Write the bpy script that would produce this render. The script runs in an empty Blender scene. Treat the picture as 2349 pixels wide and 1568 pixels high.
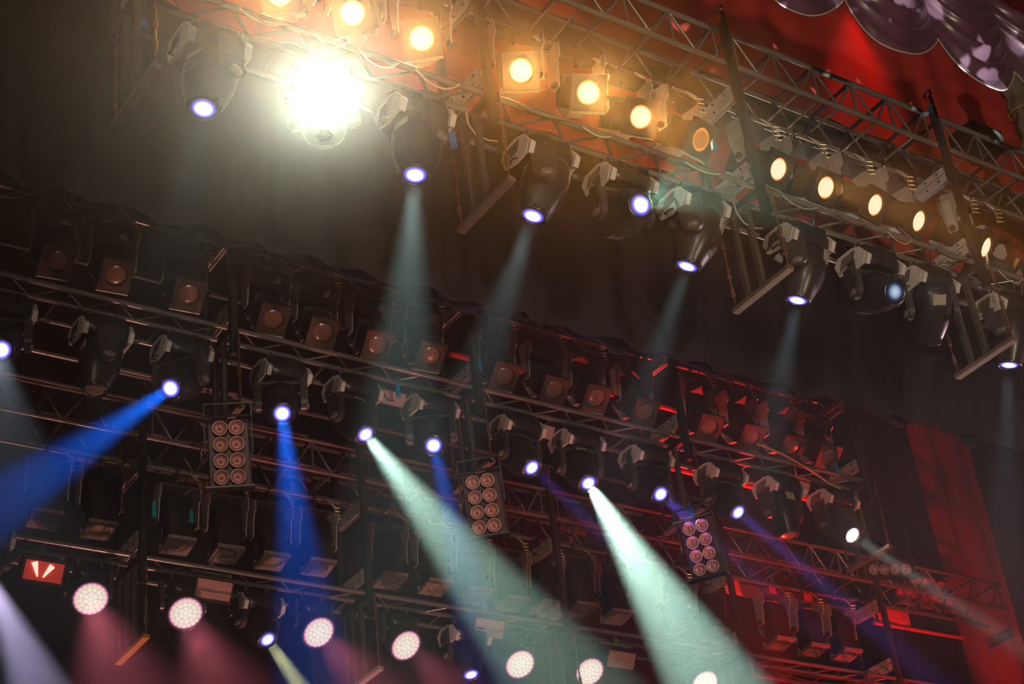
import bpy, math, random
from mathutils import Vector, Matrix

# ------------------------------------------------------------------ camera, world, exposure
SC = bpy.context.scene
COL = SC.collection
W, H, FPX = 2349.0, 1568.0, 3945.0
MX = Matrix(((0.83210865, -0.21576545, -0.51092119, 0),
             (-0.54388673, -0.49775963, -0.67559054, 0),
             (-0.10854684, 0.84004799, -0.53154206, 0), (0, 0, 0, 1)))
CAM = bpy.data.cameras.new('camera')
CAM.sensor_width = 36.0
CAM.lens = FPX * 36.0 / W
CAM.clip_end = 200
cam_o = bpy.data.objects.new('camera', CAM)
COL.objects.link(cam_o)
cam_o.matrix_world = MX
SC.camera = cam_o
SC.view_settings.view_transform = 'Standard'
SC.view_settings.look = 'None'
SC.view_settings.gamma = 1.0
SC.view_settings.exposure = 0.0
SC.view_settings.use_curve_mapping = False
SC.cycles.max_bounces = 4
SC.cycles.diffuse_bounces = 2
SC.cycles.glossy_bounces = 2
SC.cycles.transmission_bounces = 2
SC.cycles.volume_bounces = 0
SC.cycles.use_denoising = True
SC.cycles.sample_clamp_indirect = 2.0
WORLD = bpy.data.worlds.new('hall')
SC.world = WORLD
WORLD.use_nodes = True
WORLD.node_tree.nodes['Background'].inputs['Color'].default_value = (0.9, 0.8, 0.75, 1)
WORLD.node_tree.nodes['Background'].inputs['Strength'].default_value = 0.006

HAZE_DENSITY = 0.026
HAZE_G = 0.78


def lamp(name, p, target, power, color, angle, blend=0.3, radius=0.05, parent=None):
    l = bpy.data.lights.new(name, 'SPOT')
    l.energy = power
    l.color = color
    l.spot_size = math.radians(angle)
    l.spot_blend = blend
    l.shadow_soft_size = radius
    o = bpy.data.objects.new(name, l)
    COL.objects.link(o)
    p = Vector(p)
    q = (Vector(target) - p).to_track_quat('-Z', 'Y')
    o.matrix_world = Matrix.Translation(p) @ q.to_matrix().to_4x4()
    if parent is not None:
        o.parent = parent
        o.matrix_parent_inverse = Matrix.Translation(parent.location).inverted()
    return o


# front of house lamps behind and beside the camera, red wash lamps in the wings
lamp('front_of_house_lamp', (-5.0, -7.0, 6.5), (8.0, 7.6, 8.3), 2400, (1.0, 0.78, 0.56), 40, 0.6, 0.25)
lamp('front_of_house_lamp', (4.0, -6.0, 0.5), (9.0, 8.3, 8.6), 3600, (1.0, 0.76, 0.55), 38, 0.6, 0.25)
lamp('red_wing_lamp', (16.4, 10.4, 5.2), (11.5, 11.6, 8.4), 900, (1.0, 0.02, 0.02), 44, 0.6, 0.1)
lamp('red_wing_lamp', (14.2, 11.0, 4.0), (14.8, 13.7, 8.1), 1300, (1.0, 0.02, 0.02), 58, 0.6, 0.1)
lamp('red_wing_lamp', (17.3, 12.9, 5.6), (18.7, 14.3, 8.8), 330, (1.0, 0.03, 0.02), 30, 0.8, 0.05)
lamp('red_wing_lamp', (12.6, 12.7, 6.0), (11.0, 11.5, 8.8), 1100, (1.0, 0.02, 0.02), 52, 0.6, 0.1)
lamp('red_drape_lamp', (12.4, 8.3, 14.2), (11.9, 9.1, 11.2), 420, (1.0, 0.05, 0.03), 26, 0.9, 0.05)
lamp('floor_bounce_fill', (7.5, 13.0, 0.5), (7.5, 13.2, 7.0), 900, (1.0, 0.42, 0.34), 80, 0.8, 0.3)  # added fill standing in for light bounced off the floor
lamp('upstage_bounce_fill', (17.0, 14.0, -0.5), (9.2, 7.5, 7.0), 500, (1.0, 0.85, 0.68), 26, 1.0, 0.8)  # added fill for the bright stage floor mirrored in head undersides
lamp('red_under_fill', (9.5, 10.2, 3.6), (8.6, 11.3, 8.3), 200, (1.0, 0.13, 0.12), 70, 0.8, 0.2)  # unseen red fill in mid-air, aimed up at the second truss
lamp('rose_haze_fill', (17.2, 7.9, 5.2), (6.0, 8.2, 6.6), 1900, (1.0, 0.62, 0.66), 34, 0.9, 0.15)  # added to lift the haze at centre and right; rims the heads
lamp('blue_border_lamp', (9.2, 11.4, 5.2), (9.6, 9.6, 8.1), 160, (0.10, 0.16, 1.0), 60, 0.9, 0.2)


def gobo_lamp(p, target, power, color, angle, scale):
    o = lamp('gobo_projector_lamp', p, target, power, color, angle, 0.5, 0.01)
    l = o.data
    l.use_nodes = True
    nt = l.node_tree
    e = nt.nodes['Emission']
    tc = nt.nodes.new('ShaderNodeTexCoord')
    v = nt.nodes.new('ShaderNodeTexVoronoi')
    v.inputs['Scale'].default_value = scale
    n = nt.nodes.new('ShaderNodeTexNoise')
    n.inputs['Scale'].default_value = scale * .55
    m = nt.nodes.new('ShaderNodeMath')
    m.operation = 'MULTIPLY'
    r = nt.nodes.new('ShaderNodeMapRange')
    r.inputs['From Min'].default_value = .42
    r.inputs['From Max'].default_value = .36
    r2 = nt.nodes.new('ShaderNodeMapRange')
    r2.inputs['From Min'].default_value = .50
    r2.inputs['From Max'].default_value = .53
    nt.links.new(tc.outputs['Normal'], v.inputs['Vector'])
    nt.links.new(tc.outputs['Normal'], n.inputs['Vector'])
    nt.links.new(v.outputs['Distance'], r.inputs['Value'])
    nt.links.new(n.outputs['Fac'], r2.inputs['Value'])
    nt.links.new(r.outputs['Result'], m.inputs[0])
    nt.links.new(r2.outputs['Result'], m.inputs[1])
    nt.links.new(m.outputs[0], e.inputs['Strength'])
    return o


gobo_lamp((6.5, 0.5, 2.5), (8.72, 6.3, 8.98), 16000, (0.70, 1.0, 0.86), 7.0, 36)
gobo_lamp((7.0, 0.5, 2.5), (9.68, 6.3, 8.98), 16000, (0.72, 1.0, 0.90), 7.0, 32)
gobo_lamp((6.0, 0.5, 2.5), (7.80, 6.3, 9.00), 12000, (0.70, 1.0, 0.86), 6.0, 36)
gobo_lamp((7.5, 0.5, 2.5), (10.65, 6.3, 8.98), 12000, (0.72, 1.0, 0.90), 6.5, 32)

# ------------------------------------------------------------------ picture point -> place
def ray(px, py):
    d = MX.to_3x3() @ Vector((px - W / 2, -(py - H / 2), -FPX))
    return d.normalized()


def at_y(px, py, y):
    d = ray(px, py)
    return d * (y / d.y)


def at_x(px, py, x):
    d = ray(px, py)
    return d * (x / d.x)


# ------------------------------------------------------------------ materials
MATS = {}


def mat(name, color, rough=0.5, metal=0.0, emit=None, strength=0.0, noise=0.0, scale=20.0, spec=0.5, sheen=0.0):
    if name in MATS:
        return MATS[name]
    m = bpy.data.materials.new(name)
    m.use_nodes = True
    nt = m.node_tree
    b = nt.nodes['Principled BSDF']
    b.inputs['Base Color'].default_value = (*color, 1)
    b.inputs['Roughness'].default_value = rough
    b.inputs['Metallic'].default_value = metal
    b.inputs['Specular IOR Level'].default_value = spec
    if sheen:
        b.inputs['Sheen Weight'].default_value = sheen
        b.inputs['Sheen Tint'].default_value = (*color, 1)
    if noise:
        t = nt.nodes.new('ShaderNodeTexNoise')
        t.inputs['Scale'].default_value = scale
        t.inputs['Detail'].default_value = 4
        tc = nt.nodes.new('ShaderNodeTexCoord')
        nt.links.new(tc.outputs['Object'], t.inputs['Vector'])
        r = nt.nodes.new('ShaderNodeValToRGB')
        r.color_ramp.elements[0].position = 0.3
        r.color_ramp.elements[1].position = 0.7
        r.color_ramp.elements[0].color = (*[c * (1 - noise) for c in color], 1)
        r.color_ramp.elements[1].color = (*[min(1, c * (1 + noise)) for c in color], 1)
        nt.links.new(t.outputs['Fac'], r.inputs['Fac'])
        nt.links.new(r.outputs['Color'], b.inputs['Base Color'])
        mm = nt.nodes.new('ShaderNodeMapRange')
        mm.inputs['To Min'].default_value = max(0.05, rough - 0.12)
        mm.inputs['To Max'].default_value = min(1, rough + 0.12)
        nt.links.new(t.outputs['Fac'], mm.inputs['Value'])
        nt.links.new(mm.outputs['Result'], b.inputs['Roughness'])
    if emit:
        b.inputs['Emission Color'].default_value = (*emit, 1)
        b.inputs['Emission Strength'].default_value = strength
        m.cycles.emission_sampling = 'NONE'
    MATS[name] = m
    return m


def glow(name, stops, radius):
    """A lit lens: emission by distance from the lens centre."""
    if name in MATS:
        return MATS[name]
    m = bpy.data.materials.new(name)
    m.use_nodes = True
    nt = m.node_tree
    nt.nodes.clear()
    out = nt.nodes.new('ShaderNodeOutputMaterial')
    e = nt.nodes.new('ShaderNodeEmission')
    tc = nt.nodes.new('ShaderNodeTexCoord')
    ln = nt.nodes.new('ShaderNodeVectorMath')
    ln.operation = 'LENGTH'
    dv = nt.nodes.new('ShaderNodeMath')
    dv.operation = 'DIVIDE'
    dv.inputs[1].default_value = radius
    r = nt.nodes.new('ShaderNodeValToRGB')
    st = nt.nodes.new('ShaderNodeValToRGB')
    while len(r.color_ramp.elements) < len(stops):
        r.color_ramp.elements.new(0.5)
        st.color_ramp.elements.new(0.5)
    top = max(s[2] for s in stops)
    for i, (pos, c, s) in enumerate(stops):
        r.color_ramp.elements[i].position = pos
        r.color_ramp.elements[i].color = (*c, 1)
        st.color_ramp.elements[i].position = pos
        st.color_ramp.elements[i].color = (s / top, s / top, s / top, 1)
    mu = nt.nodes.new('ShaderNodeMath')
    mu.operation = 'MULTIPLY'
    mu.inputs[1].default_value = top
    nt.links.new(tc.outputs['Object'], ln.inputs[0])
    nt.links.new(ln.outputs['Value'], dv.inputs[0])
    nt.links.new(dv.outputs[0], r.inputs['Fac'])
    nt.links.new(dv.outputs[0], st.inputs['Fac'])
    nt.links.new(st.outputs['Color'], mu.inputs[0])
    nt.links.new(r.outputs['Color'], e.inputs['Color'])
    nt.links.new(mu.outputs[0], e.inputs['Strength'])
    nt.links.new(e.outputs[0], out.inputs['Surface'])
    m.cycles.emission_sampling = 'NONE'
    MATS[name] = m
    return m


ALU = mat('aluminium tube', (0.52, 0.45, 0.39), 0.2, 0.7)
DULL = mat('dulled aluminium', (0.27, 0.24, 0.22), 0.26, 0.55)
PLATE = mat('brushed end plate', (0.60, 0.57, 0.54), 0.55, 0.35, noise=0.12, scale=14)
BLACKTUBE = mat('black painted tube', (0.035, 0.032, 0.030), 0.42, 0.0, noise=0.3)
PLASTIC = mat('black moulded plastic', (0.030, 0.027, 0.027), 0.33, 0.0, noise=0.2, scale=12)
PLASTIC2 = mat('dark grey plastic', (0.055, 0.048, 0.047), 0.38, 0.0, noise=0.2, scale=12)
CHEEK = mat('pale grey painted panel', (0.62, 0.58, 0.55), 0.42, 0.0, noise=0.06)
HOUSING = mat('dark brown-black lamp housing', (0.030, 0.022, 0.018), 0.45, 0.0, noise=0.3)
FRAME = mat('matt black colour frame', (0.045, 0.032, 0.027), 0.5, 0.0, noise=0.2)
BENT = mat('bare sheet metal', (0.66, 0.62, 0.58), 0.42, 0.55, noise=0.1, scale=11)
YOKEDARK = mat('dark bracket enamel', (0.10, 0.085, 0.075), 0.45, 0.2, noise=0.2)
CHROME = mat('chromed steel', (0.75, 0.72, 0.66), 0.15, 1.0)
BRASS = mat('brass plug', (0.75, 0.55, 0.28), 0.25, 1.0)
RUBBER = mat('black rubber cable', (0.05, 0.045, 0.042), 0.38)
CABLE = mat('pale cable sheath', (0.45, 0.38, 0.30), 0.35)
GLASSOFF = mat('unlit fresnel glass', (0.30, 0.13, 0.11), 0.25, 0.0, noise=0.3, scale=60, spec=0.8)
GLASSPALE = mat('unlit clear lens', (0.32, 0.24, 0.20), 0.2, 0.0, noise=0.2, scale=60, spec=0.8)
BLUEPLUG = mat('blue plug', (0.02, 0.22, 0.55), 0.4)
TEALPLUG = mat('teal plug', (0.0, 0.38, 0.45), 0.4)
ORANGE = mat('orange marking tape', (0.75, 0.33, 0.05), 0.5)
REDTAPE = mat('red strap', (0.5, 0.05, 0.04), 0.5)

WARM = glow('lit warm lens', [(0.0, (1, 0.90, 0.64), 1.05), (0.80, (1, 0.86, 0.52), 1.05), (0.90, (1, 0.36, 0.04), 1.0), (1.0, (0.8, 0.10, 0.0), 0.7)], 0.094)
WARMDIM = glow('partly lit warm lens', [(0.0, (1, 0.36, 0.05), 0.35), (0.7, (1, 0.33, 0.04), 0.4), (0.9, (1, 0.4, 0.05), 0.9), (1.0, (0.9, 0.13, 0.0), 0.6)], 0.094)
COOL = glow('lit white lens', [(0.0, (1, 0.97, 0.86), 1.3), (0.58, (0.97, 0.96, 0.95), 1.2), (0.74, (0.2, 0.16, 1), 1.1), (1.0, (0.08, 0.03, 0.7), 0.5)], 0.083)
HOTSPOT = glow('glaring white lens', [(0.0, (1, 1, 0.88), 9.0), (0.8, (1, 1, 0.88), 7.0), (1.0, (0.9, 1, 0.9), 3.0)], 0.083)
COOLDIM = glow('dim blue lens', [(0.0, (0.8, 0.9, 1), 0.9), (0.5, (0.45, 0.62, 0.85), 0.6), (0.8, (0.05, 0.12, 0.3), 0.25), (1.0, (0.02, 0.02, 0.15), 0.2)], 0.083)
LEDPINK = glow('lit pink-white led cells', [(0.0, (1, 0.93, 0.80), 1.15), (0.8, (1, 0.88, 0.74), 1.1), (1.0, (1, 0.5, 0.46), 1.0)], 0.145)
LEDBACK = glow('pink glow between led cells', [(0.0, (1, 0.82, 0.70), 0.98), (0.80, (1, 0.70, 0.62), 0.9), (0.9, (0.9, 0.25, 0.5), 0.8), (1.0, (0.5, 0.06, 0.65), 0.55)], 0.158)
REDLIT = mat('red lit strobe reflector', (0.5, 0.1, 0.08), 0.3, 0.0, emit=(1, 0.05, 0.03), strength=0.22)
REDTUBE = mat('glowing strobe tube', (1, 0.6, 0.5), 0.3, 0.0, emit=(1, 0.42, 0.32), strength=2.2)


def fabric(name, color, rough, bump=0.0, sheen=0.3, spec=0.3):
    m = mat(name, color, rough, 0.0, noise=0.16, scale=3.0, sheen=sheen, spec=spec)
    if bump:
        nt = m.node_tree
        t = nt.nodes.new('ShaderNodeTexNoise')
        t.inputs['Scale'].default_value = 90
        b = nt.nodes.new('ShaderNodeBump')
        b.inputs['Strength'].default_value = bump
        b.inputs['Distance'].default_value = 0.01
        nt.links.new(t.outputs['Fac'], b.inputs['Height'])
        nt.links.new(b.outputs['Normal'], nt.nodes['Principled BSDF'].inputs['Normal'])
    return m


REDCLOTH = fabric('red curtain velour', (0.50, 0.045, 0.036), 0.75, 0.2)
REDDARK = fabric('deep red side drape', (0.42, 0.018, 0.016), 0.7, 0.2)
BLACKCLOTH = fabric('black serge', (0.018, 0.016, 0.017), 0.9, 0.2, 0.1)
BLUELIT = fabric('blue-lit border cloth', (0.020, 0.020, 0.055), 0.85, 0.2, 0.2)  # black border hem, blue light painted into the cloth colour
SATIN = fabric('purple grey satin', (0.10, 0.042, 0.066), 0.30, 0.0, 0.1, 0.6)
GREYCLOTH = fabric('grey brown sacking', (0.16, 0.12, 0.09), 0.85, 0.3)
REDLITCLOTH = fabric('red-lit cloth strip', (0.80, 0.06, 0.05), 0.8, 0.1)  # red light put into the colour of the strips


# ------------------------------------------------------------------ mesh building
class MB:
    def __init__(s):
        s.v = []
        s.f = []
        s.s = []

    def add(s, vs, fs, smooth=False):
        n = len(s.v)
        s.v += [tuple(v) for v in vs]
        s.f += [tuple(i + n for i in f) for f in fs]
        s.s += [smooth] * len(fs)
        return s

    def box(s, c, d, m=None, taper=1.0, bev=0.0):
        hx, hy, hz = d[0] / 2, d[1] / 2, d[2] / 2
        vs = []
        if bev:
            b = min(bev, hx * .9, hy * .9)
            ring = [(hx - b, -hy), (hx, -hy + b), (hx, hy - b), (hx - b, hy), (-hx + b, hy), (-hx, hy - b), (-hx, -hy + b), (-hx + b, -hy)]
            k = 8
            bz = min(b, hz * .9)
            lev = [(-hz, .0), (-hz + bz, 1.), (hz - bz, 1.), (hz, .0)]
            for z, full in lev:
                for x, y in ring:
                    sx = 1 if full else (hx - b * .7) / hx
                    sy = 1 if full else (hy - b * .7) / hy
                    vs.append(Vector((x * sx, y * sy, z)))
            fs = [tuple(range(k))[::-1]]
            for l in range(3):
                for i in range(k):
                    j = (i + 1) % k
                    fs.append((l * k + i, l * k + j, (l + 1) * k + j, (l + 1) * k + i))
            fs.append(tuple(range(3 * k, 4 * k)))
        else:
            for z, t in ((-hz, 1.0), (hz, taper)):
                vs += [Vector((-hx * t, -hy * t, z)), Vector((hx * t, -hy * t, z)), Vector((hx * t, hy * t, z)), Vector((-hx * t, hy * t, z))]
            fs = [(3, 2, 1, 0), (4, 5, 6, 7), (0, 1, 5, 4), (1, 2, 6, 5), (2, 3, 7, 6), (3, 0, 4, 7)]
        c = Vector(c)
        if m is not None:
            vs = [m @ v for v in vs]
        return s.add([v + c for v in vs], fs)

    def tube(s, pts, r, n=8, cap=True):
        pts = [Vector(p) for p in pts]
        rs = r if isinstance(r, (list, tuple)) else [r] * len(pts)
        vs, fs = [], []
        up = None
        for i, p in enumerate(pts):
            t = (pts[min(i + 1, len(pts) - 1)] - pts[max(i - 1, 0)])
            if t.length < 1e-9:
                t = Vector((0, 0, 1))
            t.normalize()
            if up is None:
                up = Vector((0, 0, 1)) if abs(t.z) < .9 else Vector((1, 0, 0))
            a = t.cross(up)
            if a.length < 1e-6:
                a = t.orthogonal()
            a.normalize()
            b = a.cross(t).normalized()
            up = b
            for k in range(n):
                w = 2 * math.pi * k / n
                vs.append(p + (a * math.cos(w) + b * math.sin(w)) * rs[i])
        for i in range(len(pts) - 1):
            for k in range(n):
                j = (k + 1) % n
                fs.append((i * n + k, i * n + j, (i + 1) * n + j, (i + 1) * n + k))
        s.add(vs, fs, True)
        if cap:
            m = len(vs)
            s.add(vs[:n], [tuple(range(n))[::-1]])
            s.add(vs[m - n:], [tuple(range(n))])
        return s

    def bar(s, a, b, w, h, upv=(0, 0, 1)):
        """rectangular bar from a to b, w across, h along upv"""
        a, b = Vector(a), Vector(b)
        t = (b - a).normalized()
        u = Vector(upv)
        x = t.cross(u)
        if x.length < 1e-5:
            u = Vector((1, 0, 0))
            x = t.cross(u)
        x.normalize()
        z = x.cross(t).normalized()
        vs = []
        for p in (a, b):
            for i, j in ((-1, -1), (1, -1), (1, 1), (-1, 1)):
                vs.append(p + x * (w / 2 * i) + z * (h / 2 * j))
        return s.add(vs, [(0, 1, 2, 3), (7, 6, 5, 4), (0, 4, 5, 1), (1, 5, 6, 2), (2, 6, 7, 3), (3, 7, 4, 0)])

    def loft(s, rings, cap0=True, cap1=True, smooth=True, closed=True):
        n = len(rings[0])
        vs = [p for r in rings for p in r]
        fs = []
        for i in range(len(rings) - 1):
            for k in range(n if closed else n - 1):
                j = (k + 1) % n
                fs.append((i * n + k, i * n + j, (i + 1) * n + j, (i + 1) * n + k))
        s.add(vs, fs, smooth)
        if cap0:
            s.add(rings[0], [tuple(range(n))[::-1]])
        if cap1:
            s.add(rings[-1], [tuple(range(n))])
        return s

    def prism(s, poly, axis, d0, d1):
        """polygon of (u, v) extruded along axis ('x': u=y v=z, 'y': u=x v=z, 'z': u=x v=y)"""
        def P(u, v, d):
            return (d, u, v) if axis == 'x' else (u, d, v) if axis == 'y' else (u, v, d)
        n = len(poly)
        vs = [P(u, v, d0) for u, v in poly] + [P(u, v, d1) for u, v in poly]
        fs = [tuple(range(n))[::-1], tuple(range(n, 2 * n))]
        for i in range(n):
            j = (i + 1) % n
            fs.append((i, j, n + j, n + i))
        return s.add(vs, fs)

    def torus(s, c, R, r, m=None, n=28, k=8):
        vs, fs = [], []
        for i in range(n):
            a = 2 * math.pi * i / n
            for j in range(k):
                b = 2 * math.pi * j / k
                v = Vector(((R + r * math.cos(b)) * math.cos(a), (R + r * math.cos(b)) * math.sin(a), r * math.sin(b)))
                vs.append((m @ v if m is not None else v) + Vector(c))
        for i in range(n):
            for j in range(k):
                fs.append((i * k + j, ((i + 1) % n) * k + j, ((i + 1) % n) * k + (j + 1) % k, i * k + (j + 1) % k))
        return s.add(vs, fs, True)

    def mesh(s, name, m):
        me = bpy.data.meshes.new(name)
        me.from_pydata(s.v, [], s.f)
        me.polygons.foreach_set('use_smooth', s.s)
        for x in (m if isinstance(m, (list, tuple)) else [m]):
            me.materials.append(x)
        me.update()
        return me


def sup(rx, ry, z, e=2.0, n=32, cx=0, cy=0):
    out = []
    for k in range(n):
        a = 2 * math.pi * k / n
        c, d = math.cos(a), math.sin(a)
        out.append(Vector((cx + rx * math.copysign(abs(c) ** (2 / e), c), cy + ry * math.copysign(abs(d) ** (2 / e), d), z)))
    return out


CACHE = {}


def cached(key, fn):
    if key not in CACHE:
        CACHE[key] = fn()
    return CACHE[key]


def part(name, me, parent, m=None, label=None):
    if isinstance(me, tuple):
        me = me[0].mesh(name, me[1])
    o = bpy.data.objects.new(name, me)
    COL.objects.link(o)
    o.parent = parent
    if m is not None:
        o.matrix_basis = m
    if label:
        o['label'] = label
    return o


def thing(name, label, cat, loc=(0, 0, 0), group=None, kind=None):
    o = bpy.data.objects.new(name, None)
    COL.objects.link(o)
    o.location = loc
    o.empty_display_size = 0.05
    o['label'] = label
    o['category'] = cat
    if group:
        o['group'] = group
    if kind:
        o['kind'] = kind
    return o


def single(name, mb, m, label, cat, group=None, kind=None, loc=(0, 0, 0)):
    o = bpy.data.objects.new(name, mb.mesh(name, m))
    COL.objects.link(o)
    o.location = loc
    if kind == 'structure':
        o['kind'] = kind
        if label:
            o['label'] = label
        return o
    o['label'] = label
    o['category'] = cat
    if group:
        o['group'] = group
    if kind:
        o['kind'] = kind
    return o


ORD = ['first', 'second', 'third', 'fourth', 'fifth', 'sixth', 'seventh', 'eighth', 'ninth', 'tenth', 'eleventh', 'twelfth',
       'thirteenth', 'fourteenth', 'fifteenth', 'sixteenth', 'seventeenth', 'eighteenth']
RND = random.Random(7)

# ------------------------------------------------------------------ the setting
mb = MB().box((8, 18.15, 6.5), (32, 0.3, 17))
single('wall_back', mb, BLACKCLOTH, None, None, kind='structure')
mb = MB().box((6, 9, 15.2), (34, 20, 0.3))
single('ceiling', mb, mat('black ceiling', (0.02, 0.018, 0.018), 0.9), None, None, kind='structure')
mb = MB().box((21.0, 11, 6.5), (0.3, 14, 17))
single('wall_right', mb, BLACKCLOTH, None, None, kind='structure')


def haze_box():
    m = bpy.data.materials.new('thin smoke')
    m.use_nodes = True
    nt = m.node_tree
    nt.nodes.clear()
    o = nt.nodes.new('ShaderNodeOutputMaterial')
    v = nt.nodes.new('ShaderNodeVolumeScatter')
    v.inputs['Color'].default_value = (1, 1, 1, 1)
    v.inputs['Density'].default_value = HAZE_DENSITY
    v.inputs['Anisotropy'].default_value = HAZE_G
    nt.links.new(v.outputs[0], o.inputs['Volume'])
    b = MB().box((8.3, 11.6, 8.5), (25.0, 12.6, 13.0))
    single('stage_haze', b, m, 'thin theatrical haze filling the air around the hanging lamps', 'haze', kind='stuff')


haze_box()

# ------------------------------------------------------------------ cloth
def drape(x0, x1, y, z0, z1, pleat, depth, seed, sway=0.0, nz=14, hem=None, scallop=0.0, per=16, dirx=True):
    """a hanging cloth with vertical folds, a few millimetres thick"""
    r = random.Random(seed)
    n = max(8, int((x1 - x0) / pleat * per))
    ph = [r.uniform(0, 6.28) for _ in range(5)]

    def pt(i, k, off):
        x = x0 + (x1 - x0) * i / n
        t = k / nz
        u = x / pleat * 6.283
        w = math.sin(u + 0.8 * math.sin(u * .23 + ph[0]) + ph[1]) + 0.5 * math.sin(u * .53 + ph[2] + t * .6)
        yy = depth * (0.55 + 0.45 * (1 - t)) * w + sway * math.sin(t * 3 + x * .7 + ph[3])
        zb = z0
        if scallop:
            zb += scallop * abs(math.sin(x * 2.6 + .5 * math.sin(x * 1.9))) + .25 * scallop * math.sin(x * 11.3)
        z = zb + (z1 - zb) * t
        if dirx:
            return (x, y + yy + off, z)
        return (y + yy + off, x, z)
    m = MB()
    rows = []
    for off in (0.0, 0.012):
        vs = [pt(i, k, off) for k in range(nz + 1) for i in range(n + 1)]
        fs = []
        for k in range(nz):
            for i in range(n):
                a = k * (n + 1) + i
                q = (a, a + 1, a + n + 2, a + n + 1)
                fs.append(q if off == 0 else q[::-1])
        m.add(vs, fs, True)
    c = (n + 1) * (nz + 1)
    m.f += [(i + 1, i, c + i, c + i + 1) for i in range(n)]
    m.s += [False] * n
    return m


single('red_curtain', drape(0.8, 16.9, 9.05, 9.45, 14.9, 0.62, 0.035, 3, nz=18), REDCLOTH,
       'large red curtain hanging behind the front truss', 'curtain')
single('black_border', drape(-1.5, 17.2, 9.75, 7.98, 12.0, 0.5, 0.04, 5), BLACKCLOTH,
       'wide black border cloth hanging behind and below the front truss', 'curtain')
single('blue_lit_border', drape(4.6, 16.0, 9.95, 8.02, 9.6, 0.45, 0.03, 8, scallop=0.14), BLUELIT,
       'border cloth coloured as if lit blue, ragged scalloped hem above the second truss', 'curtain')
# rolled cloth on a batten behind the top of the front truss
t = thing('rolled_cloth', 'long roll of dark grey cloth on a bar behind the top of the front truss', 'cloth roll', (9.0, 8.62, 10.2))
rings = []
for i in range(60):
    x = -6.2 + 12.2 * i / 59
    rr = 0.20 + 0.015 * math.sin(i * 1.7)
    rings.append([Vector((x, rr * .7 * math.cos(a), rr * math.sin(a))) for a in [2 * math.pi * k / 14 for k in range(14)]])
part('roll', (MB().loft(rings), fabric('dark grey rolled cloth', (0.055, 0.045, 0.038), 0.9, 0.2)), t)
part('carrying_bar', (MB().tube([(-6.5, 0, .2), (6.3, 0, .2)], .024), DULL), t)


def swag(x0, x1, y, zj, sag, label, seed):
    r = random.Random(seed)
    nu, nv = 40, 70
    t = thing('curtain_swag', label, 'curtain', ((x0 + x1) / 2, y, zj), 'satin swags in the upper right corner')

    def pt(u, v, off):
        prof = (1 - abs(2 * u - 1) ** 2.2)
        fold = math.sin(v * 6.283 * 5.5 + 1.2 * math.sin(u * 3.1 + seed)) * .5 + .5
        s = 0.16 + (sag - 0.16) * v ** 1.1
        top = 0.95 * (1 - v)
        z = top - s * prof + .018 * math.sin(v * 41 + u * 2)
        yy = -(0.02 + 0.05 * v) * math.sin(math.pi * u) - 0.07 * (fold ** 1.6) * math.sin(math.pi * u) ** .6 + off
        x = (x0 - x1) / 2 + (x1 - x0) * (u + (.02 * math.sin(v * 9 + seed) - .17 * v) * prof)
        return (x, yy, z)
    m = MB()
    for off in (0.0, 0.006):
        vs = [pt(i / nu, k / nv, off) for k in range(nv + 1) for i in range(nu + 1)]
        fs = []
        for k in range(nv):
            for i in range(nu):
                a = k * (nu + 1) + i
                q = (a, a + nu + 1, a + nu + 2, a + 1)
                fs.append(q if off == 0 else q[::-1])
        m.add(vs, fs, True)
    part('draped_cloth', (m, SATIN), t)
    edge = [Vector(pt(i / nu, 1.0, -.004)) for i in range(nu + 1)]
    part('hem', (MB().tube(edge, .007, 6), mat('pale satin hem', (0.40, 0.33, 0.30), 0.4)), t)
    return t


YS = 6.3
for i, (a, b, nm) in enumerate([(1.170, 1.333, 'leftmost satin swag cut off by the top edge'), (1.333, 1.497, 'purple satin swag with white light patches, middle of the corner'),
                                (1.497, 1.640, 'satin swag with round light patches, right of the middle one'), (1.640, 1.790, 'rightmost satin swag, only a sliver at the right edge')]):
    swag(a * YS, b * YS, YS, 1.440 * YS, .50, nm, i + 1)


# ------------------------------------------------------------------ trusses
def rect_lattice(m, xs, A, B, r, zig=True, rung=True):
    """rungs / zigzag between two chords A=(y,z) and B=(y,z) at stations xs"""
    for i, x in enumerate(xs):
        if rung:
            m.tube([(x, *A), (x, *B)], r, 6, False)
        if zig and i < len(xs) - 1:
            p, q = (A, B) if i % 2 == 0 else (B, A)
            m.tube([(x, *p), (xs[i + 1], *q)], r, 6, False)


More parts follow.
